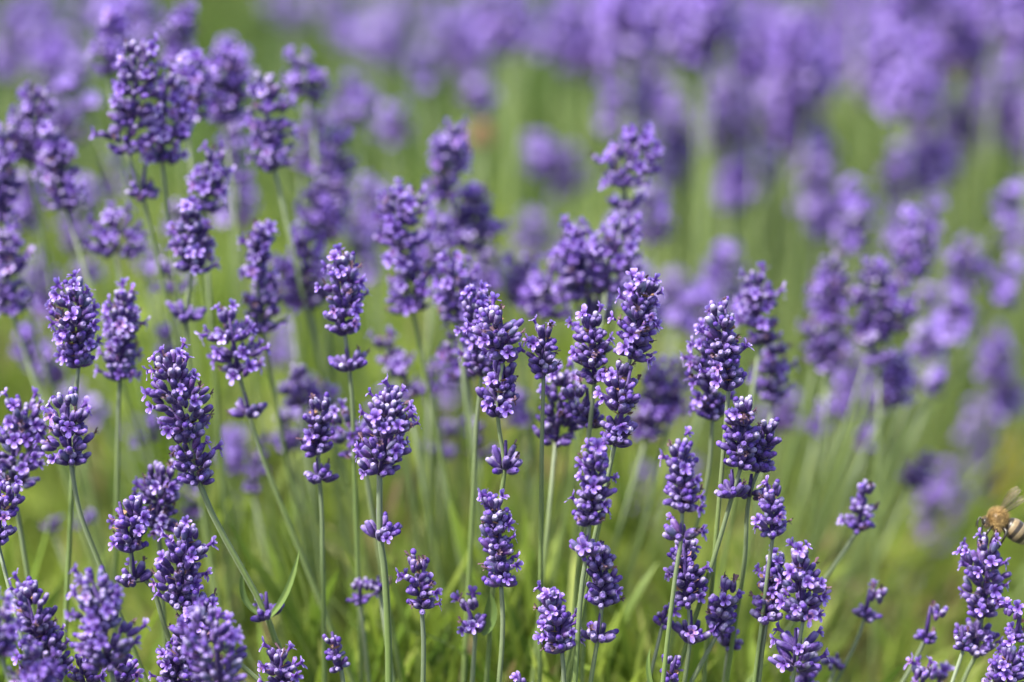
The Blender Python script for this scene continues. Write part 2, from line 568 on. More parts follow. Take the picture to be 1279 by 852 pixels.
def blade(root, mid, tip, width, face, fold=.25, n=9):
    """a narrow folded leaf along a curve"""
    b = MB()
    cur = [(1 - t) ** 2 * root + 2 * t * (1 - t) * mid + t * t * tip for t in np.linspace(0, 1, n)]
    vs, inf = [], []
    for k, p in enumerate(cur):
        t = k / (n - 1)
        d = nrm(cur[min(k + 1, n - 1)] - cur[max(k - 1, 0)])
        x = nrm(np.cross(d, face)); nn = np.cross(x, d)
        w = width * (.35 + 1.0 * math.sin(math.pi * min(1, t * .80 + .17))) * (1 if t < .85 else max(.12, (1 - t) / .15))
        for s in (-1, -.5, 0, .5, 1):
            vs.append(p + x * s * w * .5 + nn * abs(s) * fold * w)
            inf.append((0, .45 + .4 * (s == 0) + .25 * t, 0))
    fs = [(k * 5 + s, k * 5 + s + 1, (k + 1) * 5 + s + 1, (k + 1) * 5 + s) for k in range(n - 1) for s in range(4)]
    b.add(vs, fs, inf)
    # underside a little below, so that the leaf has thickness
    vs2 = [v - nrm(face) * .00025 for v in vs]
    b.add(vs2, [q[::-1] for q in fs], inf)
    return b

COUNT = [0]
GROUP = 'lavender flowers of the field'
TAN = math.tan(PITCH)

def lavender(label, dep, clusters, stem=(), bloom=.3, lod=0, tone=0.0, leaves=(), group=GROUP, thick=1.0, fan=True, dry=False):
    """clusters: (xtop, ytop, xbottom, ybottom, width) in photograph pixels at distance D0+dep; the first is the head"""
    COUNT[0] += 1
    seed = 1000 + COUNT[0]
    r = np.random.default_rng(seed)
    dist = D0 + dep
    yref = .5 * (clusters[0][1] + clusters[0][3])
    dist = D0 + dep
    mpp = W0 * dist / 1279.0
    blur = 132 * abs(dep) / dist
    if blur > 5:
        cc = []
        for (xa, ya, xb, yb, w) in clusters:
            hh = max(1.0, math.hypot(xa - xb, ya - yb)); q = min(.16 * blur, .15 * hh) / hh
            cc.append((xa + (xb - xa) * q, ya + (yb - ya) * q, xb - (xb - xa) * q, yb - (yb - ya) * q, max(.85 * w, w - .2 * blur)))
        clusters = cc
    dof = lambda y: dist + TAN * .85 * (y - yref) * mpp
    P = lambda x, y: at(x, y, dof(y))
    way = []
    low = clusters[-1]
    for c in clusters:
        way.append(P(c[2], c[3]))
    for x, y in stem:
        way.append(P(x, y))
    # go on from the last known point down to the soil, turning towards the middle of the bush
    last = way[-1]
    if stem:
        dirn = nrm(way[-1] - (way[-2] if len(way) > 1 else P(clusters[0][0], clusters[0][1])))
    else:
        c = clusters[-1]
        a = nrm(P(c[2], c[3]) - P(c[0], c[1]))
        lean = np.array([-(c[2] - 620.0) / 620.0 * ((.42 if c[2] < 640 else .68) if fan else .15) + r.normal(0, .05), r.normal(0, .06), -1.0])
        dirn = nrm(.45 * a + .55 * nrm(lean))
    if dirn[2] > -.35:
        dirn[2] = -.35; dirn = nrm(dirn)
    h = last[2]
    ground1 = last + dirn * (h * .5 / -dirn[2])
    d2 = nrm(dirn * .6 + np.array([0, 0, -.4]))
    base = ground1 + d2 * (ground1[2] / -d2[2])
    base[2] = 0.0
    way += [ground1, base]
    tip0 = P(clusters[0][0], clusters[0][1])
    root = link('lavender_flower', None, None, base)
    root.empty_display_size = .02
    tag(root, label, 'lavender', group)
    # stalk
    pts = spline(way, 5)[::-1]
    n = len(pts)
    rr = .00080 * thick * r.uniform(.92, 1.08)
    rads = [rr * (1.25 - .35 * k / (n - 1)) for k in range(n)]
    sb = MB()
    v, f, inf = tube([p - base for p in pts], rads, 8, .16)
    arc = np.concatenate([[0], np.cumsum([np.linalg.norm(pts[k + 1] - pts[k]) for k in range(n - 1)])])
    arc = np.clip(1 - (arc[-1] - arc) / .25, 0, 1)
    inf[:n * 8, 0] = np.repeat(arc, 8); inf[n * 8:, 0] = (arc[0], 1)
    inf[:, 1] = np.clip(inf[:, 1] * .55 + .25 + r.normal(0, .12), 0, 1)
    sb.add(v, f, inf)
    link('stem', sb.mesh('stem', [M_STEM]), root)
    for q, c in enumerate(clusters):
        bot, top = P(c[2], c[3]), P(c[0], c[1])
        wl = np.linalg.norm(top - bot)
        whorl = (q > 0 and wl < .017)
        hb, opens = build_head(bot, top, c[4] * mpp, bloom * (1 if q == 0 else .55), lod, tone, whorl, q == 0, seed * 7 + q)
        mats = [M_CALYX, M_PETAL, M_WITHER, M_HAIR, M_BRACT] if not dry else [M_BRACT] * 5
        nm = 'flower_head' if q == 0 else 'bud_whorl'
        ho = link(nm, hb.mesh(nm, mats), root, bot - base)
        for pos, F2, sc, k in opens:
            bo = link('blossom', COROLLA_MESH[k], ho)
            M3 = Matrix([[float(F2[i][j] * sc) for j in range(3)] for i in range(3)]).to_4x4()
            M3.translation = Vector([float(x) for x in pos])
            bo.matrix_basis = M3
    for x0, y0, xm, ym, x1, y1, w in leaves:
        lb = blade(P(x0, y0) - base, P(xm, ym) - base, P(x1, y1) - base, w * mpp, nrm(-VIEW + .4 * UP + r.normal(0, .25, 3)))
        link('leaf', lb.mesh('leaf', [M_LEAF]), root)
    return root

# ------------------------------------------------------------------ the setting: ground
def build_ground():
    b = MB()
    xs = np.concatenate([[-300, -60, -12, -4], np.linspace(-2, 2, 41), [4, 12, 60, 300]])
    ys = np.concatenate([[-300, -60, -12, -3], np.linspace(-1.5, 5, 66), [8, 20, 80, 400]])
    r = np.random.default_rng(5)
    X, Y = np.meshgrid(xs, ys)
    Z = .012 * np.sin(X * 9 + np.sin(Y * 7)) * np.cos(Y * 8 + 1.3 * np.sin(X * 5)) + r.normal(0, .003, X.shape)
    Z = np.where((abs(X) < 2.01) & (Y > -1.6) & (Y < 5.1), Z - .012, -.02)
    nx, ny = len(xs), len(ys)
    v = np.stack([X.ravel(), Y.ravel(), Z.ravel()], 1)
    f = [(j * nx + i, j * nx + i + 1, (j + 1) * nx + i + 1, (j + 1) * nx + i) for j in range(ny - 1) for i in range(nx - 1)]
    b.add(v, f, np.zeros((len(v), 3)))
    o = link('ground', b.mesh('ground', [M_GROUND]))
    tag(o, 'brown and mossy soil of the lavender field under the plants', 'ground', kind='structure')
build_ground()

def ribbons(name, mat, base, direc, length, width, bend, g, label, cat, seg=4):
    """many narrow leaves as one object that nobody could count"""
    r = np.random.default_rng(len(base))
    n = len(base)
    direc = direc / np.linalg.norm(direc, axis=1, keepdims=True)
    az = r.uniform(0, 6.283, n)
    side = np.stack([np.cos(az), np.sin(az), np.zeros(n)], 1)
    side -= direc * np.sum(side * direc, 1, keepdims=True)
    side /= np.linalg.norm(side, axis=1, keepdims=True)
    nor = np.cross(direc, side)
    V, I = [], []
    for k in range(seg + 1):
        t = k / seg
        w = width * (.55 + .9 * math.sin(math.pi * min(1, .2 + .75 * t))) * (1 if k < seg else .08)
        p = base + direc * (length * t)[:, None] + nor * (bend * length * t * t)[:, None] - np.array([0, 0, 1]) * (abs(bend) * length * t * t * .5)[:, None]
        for s in (-.5, .5):
            V.append(p + side * (s * w)[:, None])
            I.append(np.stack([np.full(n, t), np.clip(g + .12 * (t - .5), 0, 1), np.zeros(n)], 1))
    V = np.stack(V, 1); I = np.stack(I, 1)
    per = 2 * (seg + 1)
    f = np.concatenate([np.array([[2 * k, 2 * k + 1, 2 * k + 3, 2 * k + 2]]) for k in range(seg)])
    F = (f[None] + (np.arange(n) * per)[:, None, None]).reshape(-1, 4)
    b = MB()
    b.add(V.reshape(-1, 3), F, I.reshape(-1, 3))
    o = link(name, b.mesh(name, [mat]))
    tag(o, label, cat, kind='stuff')
    return o

def clump(x, y):                               # height of the leafy mounds over the field
    return .5 + .5 * np.sin(x * 11 + 2.1 * np.sin(y * 4.3)) * np.sin(y * 6.1 + 1.7 * np.sin(x * 6.7) + .6)

def foliage():
    r = np.random.default_rng(77)
    hue = lambda x, y: np.clip(.5 + .26 * np.sin(x * 31 + 3 * np.sin(y * 17)) * np.sin(y * 23 + x * 9), 0, 1)
    # leafy shoots of the near bush, each shoot a tuft of narrow leaves
    ns, per = 3000, 9
    y = r.uniform(.035, 1.15, ns); x = r.uniform(-1, 1, ns) * (.23 + .20 * y)
    top = .25 + .06 * clump(x, y) + .16 * np.clip(.35 - y, 0, 1)
    gap = (x > .085 + .02 * y) & (y > .36)
    top = np.where(gap, .07, top)
    z0 = top * r.uniform(.15, 1.0, ns) ** .55
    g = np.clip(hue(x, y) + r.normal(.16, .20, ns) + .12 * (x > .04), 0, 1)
    axd = np.stack([x * 1.1 + r.normal(0, .16, ns) + 2.2 * np.clip(x - .03, 0, .25), r.normal(-.04, .16, ns), np.ones(ns)], 1)
    ok = ~(gap & (r.random(ns) < .4))
    base = np.repeat(np.stack([x, y, z0], 1)[ok], per, 0); ax = np.repeat(axd[ok], per, 0); gg = np.repeat(g[ok], per)
    n = len(base)
    q = r.uniform(-.05, .012, n)
    base = base + ax * q[:, None]
    d = ax + np.stack([r.normal(0, .34, n), r.normal(0, .34, n), np.zeros(n)], 1)
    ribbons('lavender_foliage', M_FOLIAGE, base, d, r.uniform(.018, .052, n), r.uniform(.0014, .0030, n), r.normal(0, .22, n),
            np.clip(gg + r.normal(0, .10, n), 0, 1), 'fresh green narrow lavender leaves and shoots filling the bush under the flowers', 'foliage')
    # leafy shoot tips that reach up between the flower stalks
    ns, per = 2300, 9
    nc = 270
    cy = .035 + .58 * r.random(nc) ** 1.8; cx = r.uniform(-1, 1, nc) * (.215 + .2 * cy); ch = r.normal(0, .022, nc); cg = r.normal(.16, .20, nc)
    ci = r.integers(0, nc, ns)
    y = np.maximum(.04, cy[ci] + r.normal(0, .011, ns)); x = cx[ci] + r.normal(0, .011, ns)
    z0 = .332 + ch[ci] - 3 * abs(x - cx[ci]) ** 1.2 * .6 + r.normal(0, .012, ns) - .04 * np.clip(x - .04, 0, .1) / .1
    z0 = np.where((x > .09) & (y > .36), z0 - .2, z0)
    g = np.clip(.45 + cg[ci] + r.normal(.0, .12, ns) + .10 * (x > .04), 0, 1)
    axd = np.stack([x * .9 + r.normal(0, .20, ns) + 2.4 * np.clip(x - .03, 0, .25), r.normal(-.04, .18, ns), np.ones(ns)], 1)
    base = np.repeat(np.stack([x, y, z0], 1), per, 0); ax = np.repeat(axd, per, 0); gg = np.repeat(g, per)
    n = len(base)
    base = base + ax * r.uniform(-.09, .0, n)[:, None]
    d = ax + np.stack([r.normal(0, .30, n), r.normal(0, .30, n), np.zeros(n)], 1)
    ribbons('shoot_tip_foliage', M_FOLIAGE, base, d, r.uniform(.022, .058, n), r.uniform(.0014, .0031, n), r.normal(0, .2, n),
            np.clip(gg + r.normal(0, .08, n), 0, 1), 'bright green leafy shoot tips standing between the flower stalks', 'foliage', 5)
    # bare young stalks
    n = 1100
    y = r.uniform(.05, .9, n); x = r.uniform(-1, 1, n) * (.24 + .16 * y)
    base = np.stack([x, y, r.uniform(.06, .17, n)], 1)
    d = np.stack([x * .9 + r.normal(0, .12, n), r.normal(0, .12, n), np.ones(n)], 1)
    ribbons('young_shoot_foliage', M_FOLIAGE, base, d, r.uniform(.10, .21, n), r.uniform(.0014, .0024, n), r.normal(0, .06, n),
            np.clip(r.normal(.76, .16, n), 0, 1), 'pale green upright young lavender shoots without flowers', 'foliage', 6)
    # pale stalks on the right, leaning with the bush
    n = 130
    y = r.uniform(.08, .5, n); x = r.uniform(.02, .24, n)
    base = np.stack([x, y, r.uniform(.08, .2, n)], 1)
    d = np.stack([r.uniform(.25, .75, n), r.normal(0, .1, n), np.ones(n)], 1)
    ribbons('leaning_stalk_foliage', M_STEM, base, d, r.uniform(.16, .27, n), r.uniform(.0010, .0015, n), r.normal(0, .04, n),
            r.uniform(.6, 1, n), 'pale green bare stalks leaning to the right on the side of the bush', 'foliage', 6)
    # far bushes
    n = 9000
    y = r.uniform(1.1, 4.6, n); x = r.uniform(-1, 1, n) * (.35 + .24 * y)
    top = .17 + .13 * clump(x * .7, y * .8)
    top = np.where((x > .08) & (y < 1.4), .04, top)
    base = np.stack([x, y, top * r.uniform(.05, 1, n)], 1)
    d = np.stack([r.normal(0, .35, n), r.normal(0, .35, n), np.ones(n)], 1)
    ribbons('far_lavender_foliage', M_FAR, base, d, r.uniform(.05, .13, n), r.uniform(.004, .008, n), r.normal(0, .2, n),
            np.clip(.9 * hue(x * .25, y * .25) + r.normal(.05, .16, n), 0, 1), 'blurred green leaves of the lavender rows farther back', 'foliage')
    n = 9000
    y = r.uniform(.3, 5.5, n); x = r.uniform(-1, 1, n) * (.3 + .3 * y)
    base = np.stack([x, y, np.full(n, -.015)], 1)
    d = np.stack([r.normal(0, .35, n), r.normal(0, .35, n), np.ones(n)], 1)
    ribbons('grass', M_GRASS, base, d, r.uniform(.05, .14, n), r.uniform(.003, .006, n), r.normal(0, .3, n),
            np.clip(hue(x * .3, y * .3) + r.normal(0, .18, n), 0, 1), 'green grass growing between the lavender rows', 'grass')
foliage()

# ------------------------------------------------------------------ the flowers in focus
L = lavender
# left of the picture
L('plump sharp lavender spike on a dark stalk, with pale florets, leaning left', .016, [(82, 346, 98, 459, 66)], [(95, 490), (92, 560)], .42)
L('purple lavender spike just below the plump left-leaning one, loose buds at its foot', .010, [(84, 488, 88, 577, 58)], [(100, 640), (125, 705)], .28, 1)
L('narrow lavender spike on a long straight brown-green stalk beside the plump leaning one', .045, [(160, 360, 149, 472, 44)], [(148, 520), (146, 620)], .35, 1)
L('big sharp lavender spike on the diagonal stalk with a pair of upright leaves', -.002, [(200, 436, 238, 548, 84), (233, 528, 250, 606, 66), (332, 735, 334, 772, 36)],
  [(344, 800), (356, 825), (378, 870)], .40, 0, leaves=[(337, 770, 362, 748, 374, 686, 6.5), (331, 770, 290, 755, 306, 702, 6)], thick=1.4)
L('small pale-topped lavender spike above a loose ring of buds on a green slanting stalk', .036, [(285, 388, 298, 466, 50), (304, 485, 311, 517, 42)], [(320, 548), (376, 692)], .50, 1)
L('tall lavender spike with white-lilac florets at its top and bluish buds at its foot', .026, [(416, 314, 431, 418, 66), (431, 418, 436, 460, 46)], [(440, 500), (442, 560)], .48, 0)
L('dark lavender spike with pale grey bud tips above a separate little ring of buds', .018, [(388, 492, 397, 567, 50), (396, 566, 399, 598, 40)], [(402, 640), (403, 700)], .03, 0, -.1)
L('large sharp lavender spike with open lilac florets on a thick stalk, bud ring below', -.006, [(493, 480, 474, 593, 82), (471, 630, 475, 672, 56)], [(480, 710), (485, 800), (486, 860)], .46, 0, thick=1.5)
L('softer lavender spike tucked against the one with the thick green stalk', .045, [(430, 505, 452, 565, 54)], [(458, 600), (468, 660)], .35, 1)
L('sharp central lavender spike with a spread ring of buds below it on the stalk', -.002, [(624, 375, 628, 452, 70), (629, 448, 622, 520, 64), (632, 545, 630, 586, 58)], [(622, 640), (618, 700)], .40, 0)
L('taller lavender spike right behind the central one, a single round bud on its tip', .028, [(610, 352, 602, 470, 62)], [(596, 520), (592, 600)], .35, 0)
L('short pale lavender spike on a straight stalk just right of the central one', .005, [(679, 397, 679, 469, 50)], [(677, 540), (676, 640)], .42, 0, -.05)
L('soft violet lavender spike half hidden behind the straight stalk of the short pale one', .038, [(706, 466, 694, 552, 56)], (), .30, 1)
L('stout lavender spike with dark violet lower half, behind the pale tipped leaning one', .010, [(737, 388, 743, 478, 60)], [(738, 520), (733, 580)], .30, 0)
L('sharp lavender spike leaning right with whitish tip and wide lilac florets', -.005, [(814, 343, 787, 448, 60)], [(783, 470)], .50, 0, .05)
L('dark sharp lavender spike of many closed round buds, under the whitish tipped one', -.001, [(790, 450, 768, 557, 64)], [(758, 600), (745, 660)], .12, 0, -.15)
L('dusky loose lavender buds behind the dark spike of closed buds', .022, [(733, 478, 735, 530, 46)], (), .05, 1, -.1)
L('pointed sharp lavender spike of plump buds with florets only on its crest', -.001, [(906, 372, 910, 488, 58)], [(909, 500)], .22, 0)
L('soft lavender spike peeping out beside the pointed sharp one', .034, [(878, 405, 890, 520, 48)], [(885, 590), (870, 660)], .30, 1)
L('dark lavender spike with dense closed buds, the nearer of a touching pair', -.001, [(920, 490, 925, 585, 54), (914, 582, 915, 618, 44)], [(900, 670), (872, 760)], .12, 0, -.15)
L('dark round-topped lavender spike, the other of the touching pair, with bluish buds', .006, [(957, 518, 946, 590, 54), (939, 588, 936, 620, 38)], [(930, 700), (915, 800)], .02, 0, -.2)
L('small sharp lavender spike with lilac top, above the lower right sharp cluster', -.006, [(960, 597, 965, 673, 44)], [(961, 700), (950, 790)], .42, 0)
L('plum coloured lavender spike between the bluish one and the one full of florets', .002, [(958, 695, 957, 779, 54)], [(952, 815), (946, 870)], .30, 0)
L('sharp lavender spike full of open white-lilac florets with a wide loose ring below it', -.007, [(999, 682, 1003, 776, 62), (994, 778, 993, 832, 60)], [(987, 870)], .55, 0, .05)
L('small dim lavender spike behind the wide loose ring at the bottom edge', .034, [(1012, 808, 1006, 856, 32)], (), .20, 1)
L('tall lavender spike with stacked dark whorls on a thin stalk that crosses another spike', -.018, [(855, 545, 852, 640, 54), (852, 642, 851, 672, 42)], [(845, 710), (836, 780), (826, 870)], .28, 0)
L('pale lavender spike crossed by a thin green stalk in front of it', .006, [(852, 668, 860, 757, 56), (863, 757, 862, 799, 54)], [(858, 830), (852, 870)], .42, 0)
L('bluish lavender spike of closed buds on a stalk slanting down to the left', .010, [(910, 712, 897, 790, 50)], [(885, 812), (858, 862)], .06, 0, -.1)
L('tall loose lavender spike with widely spaced whorls and lilac crest', -.014, [(744, 548, 736, 655, 54), (736, 652, 733, 690, 46)], [(727, 730), (717, 870)], .32, 0)
L('full rounded lavender spike right of the loose one, ring of buds beneath it', -.003, [(760, 675, 752, 757, 56), (751, 758, 747, 796, 42)], [(742, 825), (735, 870)], .16, 0)
L('short lavender spike with white-lilac fringe and one open floret hanging at its front', .000, [(686, 732, 702, 815, 54)], [(704, 840), (705, 870)], .55, 0)
L('slender lavender spike with florets all down its left side, standing alone below the central one', .003, [(622, 612, 626, 732, 50)], [(628, 780), (622, 870)], .46, 0)
L('small sharp lavender spike standing alone on a pale thin stalk in the green', -.001, [(530, 690, 527, 763, 46)], [(529, 800), (528, 870)], .45, 0)
L('tiny dark lavender spike low in the green, nodding to the right', .010, [(413, 783, 426, 836, 30)], [(430, 860)], .06, 0)
L('short lavender spike with spread florets cut by the bottom edge, beside the diagonal stalk', -.002, [(350, 805, 352, 862, 54)], (), .5, 0)
L('broad lavender spike of large buds above the bottom left clump', -.002, [(238, 650, 221, 757, 80)], [(240, 775)], .34, 0)
L('pale lavender spike leaning left on a light green stalk, next to the broad one', .004, [(147, 618, 164, 690, 58), (164, 686, 168, 725, 40)], [(182, 725), (205, 780), (222, 830)], .45, 0)
L('lavender spike with big buds behind the one on the light green stalk', .030, [(201, 577, 198, 657, 56)], [(200, 690)], .32, 1)
L('soft broad lavender spike at the lower left corner, hiding others', -.016, [(28, 725, 64, 856, 74)], (), .40, 0)
L('blurred large lavender spike nearest to us at the lower left', -.036, [(114, 712, 136, 832, 72)], (), .34, 1)
L('sharp small lavender florets low behind the blurred nearest spikes', -.002, [(100, 815, 104, 870, 46)], (), .5, 0)
L('sharp lavender florets just showing between the two blurred near spikes', .002, [(156, 812, 152, 872, 50)], (), .5, 0)
L('blurred large lavender spike near the bottom, overlapping a sharp one', -.036, [(262, 755, 278, 866, 72)], (), .30, 1)
L('sharp lavender spike half covered by the blurred large one beside it', -.002, [(252, 738, 214, 862, 74)], (), .50, 0)
L('very blurred pale lavender spike at the bottom left corner', -.045, [(38, 802, 50, 880, 48)], (), .45, 1)
L('very blurred lavender spike cut by the left edge near the bottom', -.048, [(-4, 755, 0, 815, 44)], (), .45, 1)
L('sharp narrow lavender spike cut in half by the left edge', .000, [(0, 597, -2, 682, 40)], (), .4, 0)
L('broad soft lavender spike with pale florets at the left edge', .030, [(18, 500, 16, 602, 76)], [(30, 690)], .45, 1)
L('lavender spike on which the honey bee sits', .018, [(1240, 664, 1226, 772, 70), (1228, 758, 1220, 814, 44)], [(1208, 840), (1196, 870)], .42, 0)
L('pale lavender spike spreading across the bottom right corner', .008, [(1264, 800, 1244, 880, 78)], (), .5, 0)
L('small lavender floret tuft at the right edge above the corner spike', .006, [(1277, 752, 1268, 800, 34)], (), .55, 0)
L('single dark bud on a thin stalk beside the stalk of the bee spike', .010, [(1201, 778, 1203, 812, 14)], (), 0, 0)
L('small plum lavender spike alone on a slanting pale stalk among blurred green', .046, [(1082, 598, 1072, 660, 38)], [(1060, 680), (1000, 765)], .20, 1, .15)
L('little round lavender head on a slanting stalk in the lower right green', .042, [(1087, 730, 1081, 770, 34)], [(1070, 800), (1040, 860)], .10, 1)
L('little lavender head beside the slanting green stalk near the bottom right', .034, [(1163, 752, 1156, 798, 30)], [(1140, 830), (1120, 865)], .05, 1)
L('pale lavender floret pair low at the bottom edge left of the corner spike', .024, [(1155, 828, 1150, 870, 38)], (), .55, 1)
L('blurred little lavender tuft behind the bottom edge floret pair', .05, [(1176, 830, 1170, 868, 32)], (), .3, 1)
L('tiny dark lavender bud far down in the lower right green', .045, [(1046, 812, 1044, 832, 10)], (), 0, 1)
L('small soft lavender head in the green left of the thick stalk', .046, [(449, 716, 450, 753, 28)], [(455, 800)], .12, 1)
L('tiny lavender bud beside the thick stalk, low in the green', .042, [(472, 716, 474, 736, 12)], (), .0, 1)
L('pale open lavender tuft beside a dark leaf under the slender lone spike', .018, [(580, 748, 594, 786, 40)], [(590, 850)], .5, 1, leaves=[(600, 790, 616, 775, 612, 740, 14)])
L('violet lavender tip just entering at the bottom edge near the centre', .010, [(648, 836, 652, 876, 34)], (), .2, 0)
L('two dark buds on a low sprig with a thin upright leaf', .004, [(846, 815, 836, 848, 20)], [(832, 870)], .1, 0, leaves=[(818, 866, 806, 840, 812, 810, 5)])
L('pale lavender bud beside the spike crossed by a stalk', .012, [(832, 756, 828, 778, 18)], (), .35, 1)
L('pair of small buds on a blurred stalk under the bluish spike', .030, [(914, 782, 910, 806, 36)], [(905, 850)], .05, 1)
